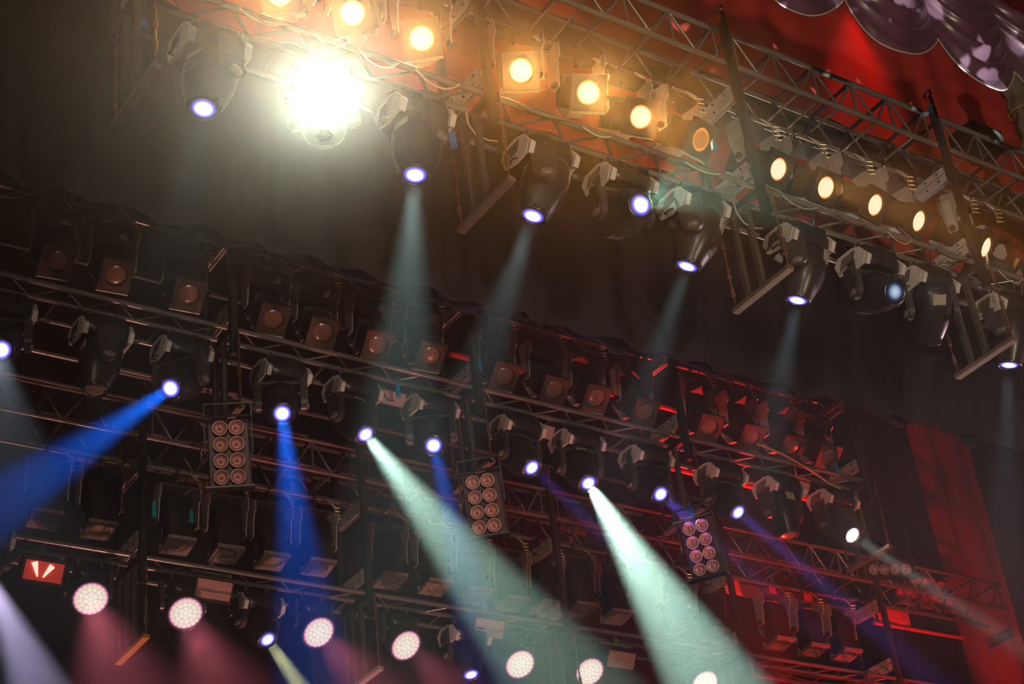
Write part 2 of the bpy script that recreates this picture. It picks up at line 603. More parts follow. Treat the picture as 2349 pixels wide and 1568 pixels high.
def truss_module(x0, x1, y0, z0, label, metal, dark=False, top=True):
    t = thing('truss_module', label, 'truss', (x0, y0, z0), None)
    L = x1 - x0
    g = 0.045
    a, b = g, L - g
    zt, zb, yf = 1.58, 1.24, 0.48
    for nm, y, z, r in (('top_chord', 0, zt, .024), ('top_chord', yf, zt, .024), ('top_chord', 0, zb, .024), ('top_chord', yf, zb, .024)):
        part(nm, (MB().tube([(a, y, z), (b, y, z)], r, 10), metal), t)
    n = 10
    xs = [a + .06 + (b - a - .12) * i / n for i in range(n + 1)]
    m = MB()
    rect_lattice(m, xs, (0, zt), (0, zb), .0125, True, False)
    rect_lattice(m, xs[::2], (0, zt), (0, zb), .0125, False, True)
    part('near_lattice', (m, DULL), t)
    m = MB()
    rect_lattice(m, xs, (yf, zt), (yf, zb), .0125, True, False)
    part('far_lattice', (m, DULL), t)
    for x in xs[1::2] + [xs[4]]:
        part('rung', (MB().tube([(x, 0, zb), (x, yf, zb)], .0125, 6), metal), t)
    for x in xs[::2]:
        part('top_rung', (MB().tube([(x, 0, zt), (x, yf, zt)], .017, 6), BLACKTUBE), t)  # black stands for shade on the rung undersides
    part('lamp_bar', (MB().tube([(a, .36, 1.15), (b, .36, 1.15)], .024, 10), metal), t)
    for x in (a + .3, L / 2, b - .3):
        part('bar_clamp', (MB().box((x, .40, 1.195), (.05, .10, .06)), BLACKTUBE), t)
    for y in (0, .20, yf):
        part('lower_chord', (MB().tube([(a, y, 0), (b, y, 0)], .024, 10), metal), t)
    m = MB()
    rect_lattice(m, xs, (0, 0), (.20, 0), .010, True, False)
    rect_lattice(m, xs[::2], (.20, 0), (yf, 0), .010, False, True)
    part('lower_lattice', (m, DULL), t)
    for xe in (0.018, L - 0.018):
        for zc in (.20, .95):
            for dz, hh in ((0.045, .060), (-.035, .075)):
                m = MB().prism([(.03, zc + dz - hh / 2), (.45, zc + dz - hh / 2), (.45, zc + dz + hh / 2 - .02), (.42, zc + dz + hh / 2), (.03, zc + dz + hh / 2)], 'x', xe - .006, xe + .006)
                e = part('end_plate', (m, PLATE), t)
                bm_ = MB()
                for yb in (.10, .24, .38):
                    bm_.tube([(xe - .014, yb, zc + dz), (xe + .014, yb, zc + dz)], .009, 8)
                part('bolts', (bm_, HOUSING), e)
    return t


def leg_frame(x, y0, z0, label, metal=BLACKTUBE, tape=None):
    t = thing('leg_frame', label, 'hanging frame', (x, y0, z0))
    part('post', (MB().bar((0, -.03, -.27), (0, -.03, 1.66), .055, .055, (0, 1, 0)), metal), t)
    part('post', (MB().bar((0, .51, -.10), (0, .51, 1.62), .055, .055, (0, 1, 0)), metal), t)
    m = MB().box((0, -.03, 1.71), (.05, .07, .12), bev=.012)
    m.torus((0, -.03, 1.80), .035, .012, Matrix.Rotation(math.pi / 2, 3, 'Y'))
    part('lifting_lug', (m, BRASS), t)
    for y in (.16, .32):
        part('leg', (MB().bar((0, y, -.02), (0, y, -.80), .048, .040, (0, 1, 0)), YOKEDARK), t)
    part('cross_bar', (MB().bar((0, -.03, -.03), (0, .50, -.03), .05, .05), metal), t)
    part('bottom_bar', (MB().bar((0, -.14, -.82), (0, .50, -.82), .060, .035), tape or mat('scuffed brown bar', (0.30, 0.20, 0.17), .45, .4, noise=.25, scale=6)), t)
    for y in (-.12, .48):
        m = MB().tube([(.0, y, -.06), (0, y, -.78)], .008, 6)
        for z in (-.18, -.45, -.62):
            m.tube([(0, y, z), (0, y, z - .07)], .016, 8)
        m.torus((0, y, -.80), .020, .007, Matrix.Rotation(math.pi / 2, 3, 'X'), 14, 6)
        part('tie_rod', (m, mat('rusty red steel', (0.26, 0.13, 0.10), .35, .6, noise=.3)), t)
    return t


FY, FZ = 7.19, 7.68
SY, SZ = 10.95, 8.00
TY, TZ = 13.20, 6.95
FJ = [3.03, 5.50, 7.93, 10.31, 12.74]
SJ = [2.93, 5.38, 7.80, 10.22, 12.66]
TJ = [3.10, 5.53, 7.86, 10.20, 12.60, 15.0, 17.4]
names = ['front truss module over the glaring white lamp', 'front truss module over the row of four bright warm lamps', 'front truss module in front of the red curtain, right of centre',
         'front truss module at the right edge beside the black equipment box']
for i in range(4):
    truss_module(FJ[i], FJ[i + 1], FY, FZ, names[i], ALU)
names = ['left end frame of the front truss, beside the dark upper left corner', 'frame between the three top warm lamps and the next warm lamp', 'frame right of the half lit warm lamp',
         'frame near the right edge below the small black equipment box', 'last frame of the front truss beyond the right edge']
for i in range(5):
    leg_frame(FJ[i], FY, FZ, names[i])
names = ['second truss module at the left edge, above the dark unlit moving head', 'second truss module above the brightest cyan beam', 'second truss module above the two violet beams',
         'second truss module at its right end by the red drape']
for i in range(4):
    truss_module(SJ[i], SJ[i + 1], SY, SZ, names[i], DULL)
names = ['left end frame of the second truss, outside the left edge', 'frame of the second truss above the leftmost eight-lamp blinder', 'frame of the second truss above the blinder in the green beam',
         'frame of the second truss above the blinder in the violet beam', 'right end frame of the second truss beside the dark drapes']
for i in range(1, 5):
    leg_frame(SJ[i], SY, SZ, names[i])
names = ['rear truss module above the red strobe', 'rear truss module above the small yellow beam', 'rear truss module behind the green part of the beam', 'rear truss module at the bottom right, mostly behind the white beam',
         'rear truss module lit deep red at the lower right', 'rear truss module at the far right in front of the red drape']
for i in range(6):
    truss_module(TJ[i], TJ[i + 1], TY, TZ, names[i], DULL)
names = ['', 'rear truss frame with an orange bar between the two leftmost pink lamps', 'rear truss frame with a grey bar beside the third pink lamp', 'rear truss frame inside the strong white beam', 'rear truss frame lit red at the lower right', 'rear truss frame at the far right before the dark drape']
tapes = [None, ORANGE, mat('pale grey bar', (0.42, 0.36, 0.38), .5), None, mat('dark red bar', (0.3, 0.05, 0.05), .5), None]
for i in range(1, 6):
    leg_frame(TJ[i], TY, TZ, names[i], tape=tapes[i])


# ------------------------------------------------------------------ fresnel spotlights
def fresnel_meshes():
    d = {}
    m = MB()
    rings = []
    for y, w, h in ((.24, .085, .080), (.22, .108, .102), (.10, .118, .112), (-.08, .118, .112), (-.20, .125, .120), (-.225, .125, .120)):
        rings.append([Vector((v.x, y, v.y)) for v in sup(w, h, 0, 5, 24)][::-1])
    m.loft(rings, smooth=False)
    for i in range(7):
        y = .21 - i * .032
        m.box((0, y, 0), (.262, .010, .248))
    d['housing'] = m.mesh('housing', HOUSING)
    # square colour frame with a round hole
    n = 40
    m = MB()
    o, q = [], []
    for k in range(n):
        a = 2 * math.pi * k / n + math.pi / 4
        c, s_ = math.cos(a), math.sin(a)
        e = .137 / max(abs(c), abs(s_))
        o.append((c * e, s_ * e))
        q.append((c * .094, s_ * .094))
    vs = [(x, -.262, z) for x, z in o] + [(x, -.262, z) for x, z in q] + [(x, -.225, z) for x, z in o] + [(x, -.225, z) for x, z in q]
    fs = []
    for k in range(n):
        j = (k + 1) % n
        fs += [(k, j, n + j, n + k), (2 * n + j, 2 * n + k, 3 * n + k, 3 * n + j), (j, k, 2 * n + k, 2 * n + j), (n + k, n + j, 3 * n + j, 3 * n + k)]
    m.add(vs, fs)
    d['frame'] = m.mesh('colour_frame', FRAME)
    m = MB()
    rings = []
    for r, y in ((.094, -.0), (.085, -.008), (.06, -.016), (.03, -.020), (.004, -.021)):
        rings.append([Vector((r * math.cos(a), y, r * math.sin(a))) for a in [2 * math.pi * k / 36 for k in range(36)]])
    m.loft(rings, True, True)
    d['lens'] = m
    # wide sheet yoke
    m = MB()
    m.box((0, 0, .36), (.40, .15, .014))
    d['yoke_top'] = m.mesh('yoke_bar', YOKEDARK)
    for s_ in (-1, 1):
        m = MB().prism([(-.075, .365), (.075, .365), (.075, .22), (.04, -.03), (-.04, -.03), (-.075, .22)], 'x', s_ * .20 - .005, s_ * .20 + .005)
        m.prism([(-.075, .365), (-.075, .20), (-.115, .23), (-.115, .34)], 'x', s_ * .20 - .004, s_ * .20 + .004)
        d['arm%d' % s_] = m.mesh('yoke_arm', BENT)
        k = MB().tube([(s_ * .19, 0, 0), (s_ * .235, 0, 0)], .028, 12)
        d['knob%d' % s_] = k.mesh('tilt_knob', HOUSING)
    m = MB().box((0, -.215, -.142), (.268, .085, .006), Matrix.Rotation(.35, 3, 'X'))
    d['runner'] = m.mesh('frame_runner', BENT)
    m = MB().prism([(-.12, -.13), (.10, -.13), (.14, -.18), (-.02, -.20)], 'x', -.10, .02)
    m.prism([(.05, -.125), (.20, -.125), (.20, -.15), (.10, -.17)], 'x', -.12, .09)
    d['tray'] = m.mesh('base_tray', BENT)
    m = MB().box((0, 0, .0), (.05, .055, .075), bev=.01)
    m.torus((0, 0, .0), .036, .012, Matrix.Rotation(math.pi / 2, 3, 'Y'), 16, 6)
    m.tube([(0, 0, -.03), (0, 0, -.15)], .012, 8)
    m.tube([(0, -.05, -.02), (0, .05, -.02)], .008, 8)
    d['clamp'] = m.mesh('hook_clamp', CHROME)
    return d


def plug_fan():
    """a fan of four brass-ended tails hanging beside the lamp"""
    m = MB()
    k = MB()
    for i in range(4):
        p0 = Vector((.12, -.04, -.02))
        p3 = Vector((.17 + .012 * i, -.10 + .012 * i, -.13 - .032 * i))
        pts = []
        for j in range(8):
            u = j / 7
            pts.append(p0.lerp(p3, u) + Vector((.07 * math.sin(u * 3.14), -.02 * math.sin(u * 6), -.05 * math.sin(u * 3.14))))
        m.tube(pts, .0055, 6)
        dvec = Vector((.045, -.025, -.008))
        k.tube([p3, p3 + dvec], .011, 8)
    return m.mesh('cable_tail', CABLE), k.mesh('tail_plug', BRASS)


FM = fresnel_meshes()
TAIL, PLUG = plug_fan()


def fresnel(x, y0, z0, pan, tilt, label, lens, group, drop=.52, fwd=.30, power=0, color=(1, .40, .09), angle=50, tail=True, bar_y=.36, frame=None):
    """hangs from the lamp bar; pan turns it towards -X, tilt points it down"""
    t = thing('fresnel_spotlight', label, 'stage spotlight', (x, y0 + bar_y, z0 + 1.15), group)
    part('hook_clamp', FM['clamp'], t)
    P = Matrix.Translation((0, 0, -drop)) @ Matrix.Rotation(-math.radians(pan), 4, 'Z')
    B = P @ Matrix.Rotation(math.radians(tilt), 4, 'X')
    Y = Matrix.Translation((0, 0, -drop)) @ Matrix.Rotation(-math.radians(pan * (.3 if pan > 0 else 1)), 4, 'Z')
    part('yoke_bar', FM['yoke_top'], t, Y)
    for s_ in (-1, 1):
        part('yoke_arm', FM['arm%d' % s_], t, Y, 'bare metal yoke arm')
        part('tilt_knob', FM['knob%d' % s_], t, Y)
    h = part('housing', FM['housing'], t, B)
    part('base_tray', FM['tray'], t, B)
    if frame is None:
        part('colour_frame', FM['frame'], t, B)
    else:
        def fmesh():
            k = FM['frame'].copy()
            k.materials[0] = frame
            return k
        part('colour_frame', cached('frame' + frame.name, fmesh), t, B)
    part('frame_runner', FM['runner'], t, B)
    me = cached('fl' + lens.name, lambda: FM['lens'].mesh('lens', lens))
    ln = part('lens', me, t, B @ Matrix.Translation((0, -.236, 0)), 'glowing lens' if power else None)
    if tail:
        part('cable_tail', TAIL, t)
        part('tail_plug', PLUG, t)
    if power:
        f = (B.to_3x3() @ Vector((0, -1, 0)))
        o = Vector(t.location) + B.to_translation() + f * .30
        lamp('lamp_light', o, o + f, power, color, angle, .7, .06, t)
    return t


def lamp_x(px, py, y0, z0, pan, tilt, drop=.52, bar_y=.36):
    """bar position that puts the lens centre on picture column px"""
    p, q = math.radians(pan), math.radians(tilt)
    f = Vector((-math.sin(p) * math.cos(q), -math.cos(p) * math.cos(q), -math.sin(q))) * .25
    yl = y0 + bar_y + f.y
    w = at_y(px, py, yl)
    return w.x - f.x, w.z, z0 + 1.15 - drop + f.z


FL = [(642, -15, 42), (808, 30, 42), (967, 88, 38), (1195, 162, 30), (1350, 212, 22), (1470, 268, 12), (1608, 320, -10), (1786, 388, -7),
      (1895, 430, -2), (2008, 470, -9), (2108, 507, -16), (2262, 567, -26), (2335, 640, -20)]
FLAB = ['warm lit spotlight cut off by the top edge, leftmost of the front row', 'brilliant warm spotlight at the top edge, above the glaring white head', 'brilliant warm spotlight just left of the first tall post',
        'warm lit spotlight just right of the first tall post', 'warm lit spotlight, second right of the first tall post', 'warm lit spotlight, third right of the first tall post',
        'half lit spotlight showing a thin glowing ring, left of the middle post', 'warm lit spotlight with a bright sliver on its right, beside the middle post', 'round warm spotlight, second right of the middle post',
        'oval warm spotlight, third right of the middle post', 'narrow oval warm spotlight, fourth right of the middle post', 'narrowest warm lit spotlight, right of the last tall post',
        'unlit spotlight at the right edge of the front row']
for i, ((px, py, pan), lab) in enumerate(zip(FL, FLAB)):
    til = 42
    x, zw, zg = lamp_x(px, py, FY, FZ, pan, til)
    dr = .52 + (zg - zw)
    lens = WARM if i not in (6, 12) else WARMDIM if i == 6 else GLASSPALE
    fresnel(x, FY, FZ, pan, til, lab, lens, 'warm spotlights on the front truss', drop=dr, power=(120 if i < 3 else 125) if i not in (6, 12) else (25 if i == 6 else 0))
    if i in (6, 7):
        pass

SL = [(131, 598), (266, 631), (433, 675), (627, 731), (740, 762), (866, 792), (988, 816), (1158, 862), (1272, 893), (1368, 913), (1480, 945), (1628, 980), (1725, 1002), (1818, 1025), (1900, 1048)]
SNOTE = ['at the left end', 'its lens faintly red', 'with a broken orange glint in its lens', 'just right of the left post', 'with a dim red lens', 'with an orange glint', 'left of the second post',
         'right of the second post', 'with a pale red square face', 'below the short red lit pipe', 'with red glints on its face', 'right of the third post', 'above the hanging orange cable', 'third from the right end', 'at the right end']
for i, (px, py) in enumerate(SL):
    pan, til = 6, 54
    x, zw, zg = lamp_x(px, py, SY, SZ, pan, til)
    fresnel(x, SY, SZ, pan, til, '%s unlit spotlight from the left, second truss, %s' % (ORD[i], SNOTE[i]), GLASSOFF, 'unlit spotlights on the second truss', drop=.52 + (zg - zw), frame=mat('faintly lit frame tone', (0.10, 0.050, 0.045), 0.45, 0.1, noise=.2))  # frame colour lightened to stand for light caught from below
TL = [(103, 1191), (228, 1215), (408, 1251), (520, 1271), (625, 1287), (731, 1301), (896, 1332), (1000, 1347), (1090, 1366), (1176, 1385), (1258, 1394), (1335, 1399), (1417, 1415), (1560, 1440), (1640, 1455), (1790, 1476), (1868, 1491), (1944, 1502)]
TNOTE = ['pale square face lit at the left end', 'showing only its ribbed side', 'with a plain brown lens', 'with a ribbed grey back', 'with one yellow streak in its lens', 'in the blue beam', 'right of the second rear post', 'with orange glints',
         'left edge of the green beam', 'inside the green beam with red streaks', 'inside the green beam', 'with a violet streak', 'with a faint red square face', 'behind the white beam', 'hidden in the white beam', 'lit bright red', 'lit dull red', 'lit brightest red at the right']
for i, (px, py) in enumerate(TL):
    pan, til = 4, 84
    x, zw, zg = lamp_x(px, py, TY, TZ, pan, til)
    fresnel(x, TY, TZ, pan, til, '%s rear truss spotlight from the left, %s' % (ORD[i], TNOTE[i]), GLASSPALE, 'unlit spotlights on the rear truss', drop=.52 + (zg - zw), frame=mat('floor-lit frame tone', (0.30, 0.22, 0.18), 0.5, 0.1, noise=.2))  # floor light on the frames painted in as a paler colour


# ------------------------------------------------------------------ moving heads
def head_meshes():
    d = {}
    m = MB()
    rings = [sup(rx, ry, z, 4.5, 40) for rx, ry, z in ((.15, .15, 0), (.185, .175, -.012), (.20, .19, -.06), (.205, .19, -.12), (.19, .18, -.165), (.16, .16, -.185))]
    m.loft([r[::-1] for r in rings][::1])
    for s_ in (-1, 1):
        for k in range(6):
            m.box((s_ * .09 + (k - 2.5) * .016, -.190, -.07), (.007, .012, .055))
    d['base'] = m.mesh('base', PLASTIC)
    for s_ in (-1, 1):
        m = MB().prism([(-.185, -.115), (-.13, -.035), (-.05, -.008), (.10, -.008), (.16, -.06), (.13, -.17), (.0, -.205), (-.13, -.20)], 'x', s_ * .196, s_ * .214)
        m.prism([(-.185, -.115), (-.13, -.20), (-.16, -.215), (-.205, -.15)], 'x', s_ * .17, s_ * .210)
        d['panel%d' % s_] = m.mesh('side_panel', CHEEK)
        m = MB()
        for k in range(7):
            m.box((s_ * .214, -.055 + .022 * k, -.085), (.008, .0075, .10), Matrix.Rotation(.5, 3, 'X'))
        d['vent%d' % s_] = m.mesh('vent', HOUSING)
        m = MB().tube([(s_ * .205, -.03, -.17), (s_ * .245, -.03, -.19), (s_ * .25, .03, -.19), (s_ * .205, .05, -.17)], .008, 6)
        d['handle%d' % s_] = m.mesh('handle', BLACKTUBE)
        # yoke arm
        poly = []
        for k in range(24):
            a = math.pi * k / 23
            poly.append((.082 * math.cos(a), -.42 - .085 * math.sin(a)))
        poly = [(.10, -.19), (.088, -.30)] + poly + [(-.088, -.30), (-.10, -.19)]
        m = MB().prism(poly, 'x', s_ * .165, s_ * .215)
        m.prism([(u * .8, -.40 + (v + .40) * .8) for u, v in poly], 'x', s_ * .213, s_ * .226)
        for k in range(4):
            m.box((s_ * .222, -.075 + .012 * k, -.36 - .022 * k), (.014, .05, .009), Matrix.Rotation(.5, 3, 'X'))
        d['arm%d' % s_] = m.mesh('yoke_arm', PLASTIC2)
        m = MB()
        rings = [[Vector((s_ * x, r * math.cos(a), -.455 + r * math.sin(a) * .6)) for a in [2 * math.pi * k / 16 for k in range(16)]] for x, r in ((.20, .055), (.232, .045), (.238, .02))]
        m.loft(rings)
        d['cap%d' % s_] = m.mesh('arm_cap', mat('grey arm cap', (.16, .14, .13), .3))
    m = MB().box((0, 0, -.197), (.40, .16, .035), bev=.012)
    d['cross'] = m.mesh('yoke_bridge', PLASTIC2)
    # head, aims along -Z, pivot at origin, lens at -.26
    m = MB()
    prof = [(.235, .060), (.228, .095), (.20, .128), (.15, .148), (.06, .156), (-.04, .152), (-.13, .135), (-.20, .112), (-.248, .100), (-.262, .097)]
    rings = [sup(r * 1.0, r * 1.06, z, 2.5, 40) for z, r in prof]
    m.loft([r[::-1] for r in rings])
    d['head'] = m.mesh('head', PLASTIC)
    for s_ in (-1, 1):
        m = MB()
        for k in range(9):
            z = -.02 - .016 * k
            w = .075 - abs(k - 4) * .009
            m.box((0, s_ * (.163 - .0035 * max(0, k - 1)), z), (w * 1.5, .006, .006), Matrix.Rotation(-s_ * .18, 3, 'X'))
        d['fins%d' % s_] = m.mesh('cooling_fins', PLASTIC2)
        d['plate%d' % s_] = MB().box((0, s_ * .158, .115), (.11, .012, .085)).mesh('rating_plate', mat('pale rating plate', (.42, .38, .30), .35))
    d['seam'] = MB().torus((0, 0, .20), .132, .006).mesh('rear_band', PLASTIC2)
    m = MB().torus((0, 0, -.262), .092, .012, None, 36, 8)
    for k in range(10):
        a = 2 * math.pi * k / 10
        m.box((.103 * math.cos(a), .103 * math.sin(a), -.247), (.012, .012, .02))
    d['ring'] = m.mesh('lens_ring', mat('dark metal lens ring', (.12, .11, .11), .25, .8))
    m = MB()
    rings = []
    for r, z in ((.088, .0), (.07, -.006), (.04, -.011), (.004, -.013)):
        rings.append([Vector((r * math.cos(a), r * math.sin(a), z)) for a in [2 * math.pi * k / 36 for k in range(36)]][::-1])
    m.loft(rings, True, True)
    d['lens'] = m
    for s_ in (-1, 1):
        m = MB()
        m.box((s_ * .11, .0, .045), (.045, .06, .085), bev=.01)
        m.torus((s_ * .11, 0, .10), .034, .011, Matrix.Rotation(math.pi / 2, 3, 'Y'), 16, 6)
        m.tube([(s_ * .11, -.06, .08), (s_ * .11, .04, .08)], .009, 6)
        d['clamp%d' % s_] = m.mesh('hook_clamp', CHROME)
    m = MB().tube([(-.16, .02, .02), (-.19, .03, .07), (-.10, .0, .13), (.05, -.02, .09)], .006, 6)
    d['safety'] = m.mesh('safety_cable', CHROME)
    # led wash
    m = MB()
    rings = [sup(rx, ry, z, 4, 36) for rx, ry, z in ((.11, .11, 0), (.14, .13, -.01), (.15, .14, -.10), (.12, .12, -.13))]
    m.loft([r[::-1] for r in rings])
    d['wbase'] = m.mesh('base', PLASTIC)
    for s_ in (-1, 1):
        poly = [(.06, -.12), (.055, -.24)] + [(.055 * math.cos(math.pi * k / 14), -.34 - .06 * math.sin(math.pi * k / 14)) for k in range(15)] + [(-.055, -.24), (-.06, -.12)]
        d['warm%d' % s_] = MB().prism(poly, 'x', s_ * .178, s_ * .215).mesh('yoke_arm', PLASTIC2)
    d['wcross'] = MB().box((0, 0, -.14), (.42, .11, .035), bev=.01).mesh('yoke_bridge', PLASTIC2)
    m = MB()
    prof = [(.13, .07), (.12, .10), (.09, .135), (.0, .160), (-.10, .168), (-.155, .168), (-.160, .160)]
    m.loft([sup(r, r, z, 2, 36)[::-1] for z, r in prof])
    for k in range(16):
        a = 2 * math.pi * k / 16
        m.box((.15 * math.cos(a), .15 * math.sin(a), .02), (.03, .008, .12), Matrix.Rotation(a, 3, 'Z'))
    d['whead'] = m.mesh('head', PLASTIC)
    m = MB().torus((0, 0, -.160), .163, .009, None, 40, 8)
    d['wring'] = m.mesh('lens_ring', PLASTIC2)
    m = MB()
    m.loft([[Vector((r * math.cos(a), r * math.sin(a), z)) for a in [2 * math.pi * k / 36 for k in range(36)]][::-1] for r, z in ((.157, 0), (.004, -.001))])
    d['wback'] = m.mesh('led_board', LEDBACK)
    m = MB()
    cells = [(0, 0)]
    for ring, cnt in ((.044, 6), (.086, 12), (.128, 19)):
        for k in range(cnt):
            a = 2 * math.pi * k / cnt + ring * 9
            cells.append((ring * math.cos(a), ring * math.sin(a)))
    for cx, cy in cells:
        rs = []
        for r, z in ((.0195, 0), (.0165, -.007), (.008, -.011), (.001, -.012)):
            rs.append([Vector((cx + r * math.cos(a), cy + r * math.sin(a), z)) for a in [2 * math.pi * k / 14 for k in range(14)]][::-1])
        m.loft(rs)
    d['wcells'] = m.mesh('led_cells', LEDPINK)
    return d


HM = head_meshes()


def aim_matrix(a):
    """rotation taking local -Z to a and keeping local X level (pan then tilt)"""
    a = Vector(a).normalized()
    h = Vector((a.x, a.y, 0))
    if h.length < .12:
        h = Vector((0, -1, 0)) if h.length < 1e-6 or a.y <= 0 else Vector((0, 1, 0))
    h.normalize()
    pan = math.atan2(h.x, -h.y)                     # forward is -Y at pan 0
    if pan > math.pi / 2 + .1 and a.y > 0:
        pass
    P = Matrix.Rotation(pan, 4, 'Z')
    loc = P.inverted().to_3x3() @ a                 # now in the local YZ plane
    tilt = math.atan2(-loc.y, -loc.z)               # 0 = straight down, + towards -Y
    return P, Matrix.Rotation(-tilt, 4, 'X')


def moving_head(x, y, z, a, label, lens, group, power=0, color=(1, 1, 1), angle=10, blend=.2, radius=.05, basepan=0, drop=.44):
    t = thing('moving_head', label, 'moving head lamp', (x, y, z - .10), group)
    for s_ in (-1, 1):
        part('hook_clamp', HM['clamp%d' % s_], t)
    part('safety_cable', HM['safety'], t)
    R = Matrix.Rotation(basepan, 4, 'Z')
    b = part('base', HM['base'], t, R)
    for s_ in (-1, 1):
        pn = part('side_panel', HM['panel%d' % s_], t, R, 'pale grey vented side panel')
        part('vent', HM['vent%d' % s_], pn)
        part('handle', HM['handle%d' % s_], t, R)
    P, T = aim_matrix(a)
    dz = drop - .10
    Y = P @ Matrix.Translation((0, 0, .42 - dz))
    part('yoke_bridge', HM['cross'], t, P)
    for s_ in (-1, 1):
        ar = part('yoke_arm', HM['arm%d' % s_], t, Y)
        part('arm_cap', HM['cap%d' % s_], ar)
    Hm = Matrix.Translation((0, 0, -dz)) @ P @ T
    h = part('head', HM['head'], t, Hm)
    for s_ in (-1, 1):
        part('cooling_fins', HM['fins%d' % s_], h)
        part('rating_plate', HM['plate%d' % s_], h)
    part('rear_band', HM['seam'], h)
    part('lens_ring', HM['ring'], h)
    me = cached('ml' + lens.name, lambda: HM['lens'].mesh('lens', lens))
    part('lens', me, t, Hm @ Matrix.Translation((0, 0, -.258)), 'glowing lens' if power else 'dark glass lens')
    if power:
        f = Vector(a).normalized()
        o = Vector(t.location) + Vector((0, 0, -dz)) + f * .29
        lamp('beam_light', o, o + f, power, color, angle, 0.7 if angle > 40 else blend, radius, t)
    return t


FYc = FY + .24
G1 = 'moving heads under the front truss'
CY = (.62, 1.0, .86)
for x, a, lens, p, c, ang, lab in [
        (3.54, (-.19, -.08, -.98), COOL, 130, (.55, .8, .75), 20, 'moving head pointing down with a flat white lens, leftmost under the front truss'),
        (4.34, (-.46, -.80, -.37), HOTSPOT, 400, (.86, 1.0, .78), 70, 'moving head glaring straight at the viewer with a huge white flare'),
        (5.04, (-.17, -.05, -.98), COOL, 1900, (.5, .8, .75), 15, 'moving head with a pale downward beam right of the glaring one'),
        (6.06, (-.33, .18, -.93), COOL, 1200, (.5, .75, .8), 15, 'dark red moving head tilted down, right of the diagonal bar at centre'),
        (6.76, (-.16, -.90, -.41), COOL, 170, (.35, .9, .7), 36, 'moving head seen from below, blue-white lens turned right, middle of the front truss'),
        (7.44, (-.29, .33, -.90), COOL, 1100, (.5, .75, .85), 15, 'moving head pointing down, just left of the middle post'),
        (8.49, (-.21, .31, -.93), COOL, 1100, (.5, .75, .85), 15, 'moving head pointing down, just right of the middle post'),
        (9.25, (-.15, -.84, -.53), COOLDIM, 10, (.4, .7, 1), 30, 'moving head with pale underside and dim blue lens turned right'),
        (9.87, (.30, .62, -.72), COOL, 350, (.5, .6, .9), 15, 'moving head seen from behind with a pale plate on its back, its lens hidden'),
        (10.81, (-.10, .29, -.95), COOL, 1000, (.6, .8, 1.0), 13, 'moving head with a star-bright lens at the right edge')]:
    moving_head(x, FYc, FZ, a, lab, lens, G1, p, c, ang)
SYc = SY + .24
G2 = 'moving heads under the second truss'
BL = (.0, .14, 1.0)
VI = (.22, .16, 1.0)
WB = (.60, 1.0, .80)
for x, a, lens, p, c, ang, lab in [
        (3.53, (-.21, -.66, -.72), COOL, 60, (.7, .85, 1), 14, 'moving head half cut off by the left edge with a white lens'),
        (4.33, (-.14, .01, -.99), GLASSPALE, 0, None, 0, 'unlit black moving head hanging straight down near the left edge'),
        (5.03, (-.57, -.48, -.67), COOL, 3600, BL, 7.5, 'moving head casting a blue beam to the lower left'),
        (5.94, (-.28, -.58, -.77), COOL, 2700, BL, 6.5, 'moving head casting a blue beam straight down, right of the left blinder'),
        (6.64, (.10, -.52, -.83), COOL, 12000, WB, 14, 'moving head casting the left of the two broad pale green beams'),
        (7.43, (-.33, -.58, -.74), COOL, 1300, BL, 5.5, 'moving head with a short blue beam left of the middle blinder'),
        (8.37, (.05, -.60, -.79), COOL, 4000, VI, 4.0, 'moving head with a thin faint violet beam left of the strong white beam'),
        (9.06, (-.10, -.50, -.86), COOL, 23000, WB, 14.5, 'moving head casting the right and strongest of the broad pale beams'),
        (9.89, (-.10, -.64, -.76), COOL, 6000, VI, 5.0, 'moving head with a violet beam crossing the blinder on the right'),
        (10.83, (.02, -.60, -.80), COOL, 6000, VI, 5.0, 'moving head with a violet beam, right of the blinder in the violet beam'),
        (11.61, (-.01, -.07, -1.0), GLASSPALE, 0, None, 0, 'unlit moving head pointing down between the violet and the thin white beam'),
        (12.36, (.0, -.65, -.75), HOTSPOT, 6000, (.85, 1, .9), 4.5, 'moving head with a thin white beam at the right end of the second truss')]:
    moving_head(x, SYc, SZ, a, lab, lens, G2, p, c, ang, drop=.46)


def led_wash(px, py, a, label, power=900, color=(1, .20, .28), angle=28):
    y, z = TY + .24, TZ
    L = .16
    f = Vector(a).normalized()
    w = at_y(px, py, y + f.y * L)
    x = w.x - f.x * L
    dz = (z - .10) - (w.z - f.z * L)
    t = thing('led_wash_head', label, 'moving head lamp', (x, y, z - .10), 'pink led wash heads under the rear truss')
    for s_ in (-1, 1):
        part('hook_clamp', HM['clamp%d' % s_], t)
    part('base', HM['wbase'], t)
    P, T = aim_matrix(a)
    Y = P @ Matrix.Translation((0, 0, .34 - dz))
    part('yoke_bridge', HM['wcross'], t, P)
    for s_ in (-1, 1):
        part('yoke_arm', HM['warm%d' % s_], t, Y)
    Hm = Matrix.Translation((0, 0, -dz)) @ P @ T
    h = part('head', HM['whead'], t, Hm)
    part('lens_ring', HM['wring'], h)
    D = Hm @ Matrix.Translation((0, 0, -.161))
    b = part('led_board', HM['wback'], t, D, 'pink glowing board')
    part('led_cells', HM['wcells'], b, None, 'round pink-white led cells')
    o = Vector(t.location) + Vector((0, 0, -dz)) + f * .20
    lamp('wash_light', o, o + f, power, color, angle, .55, .13, t)


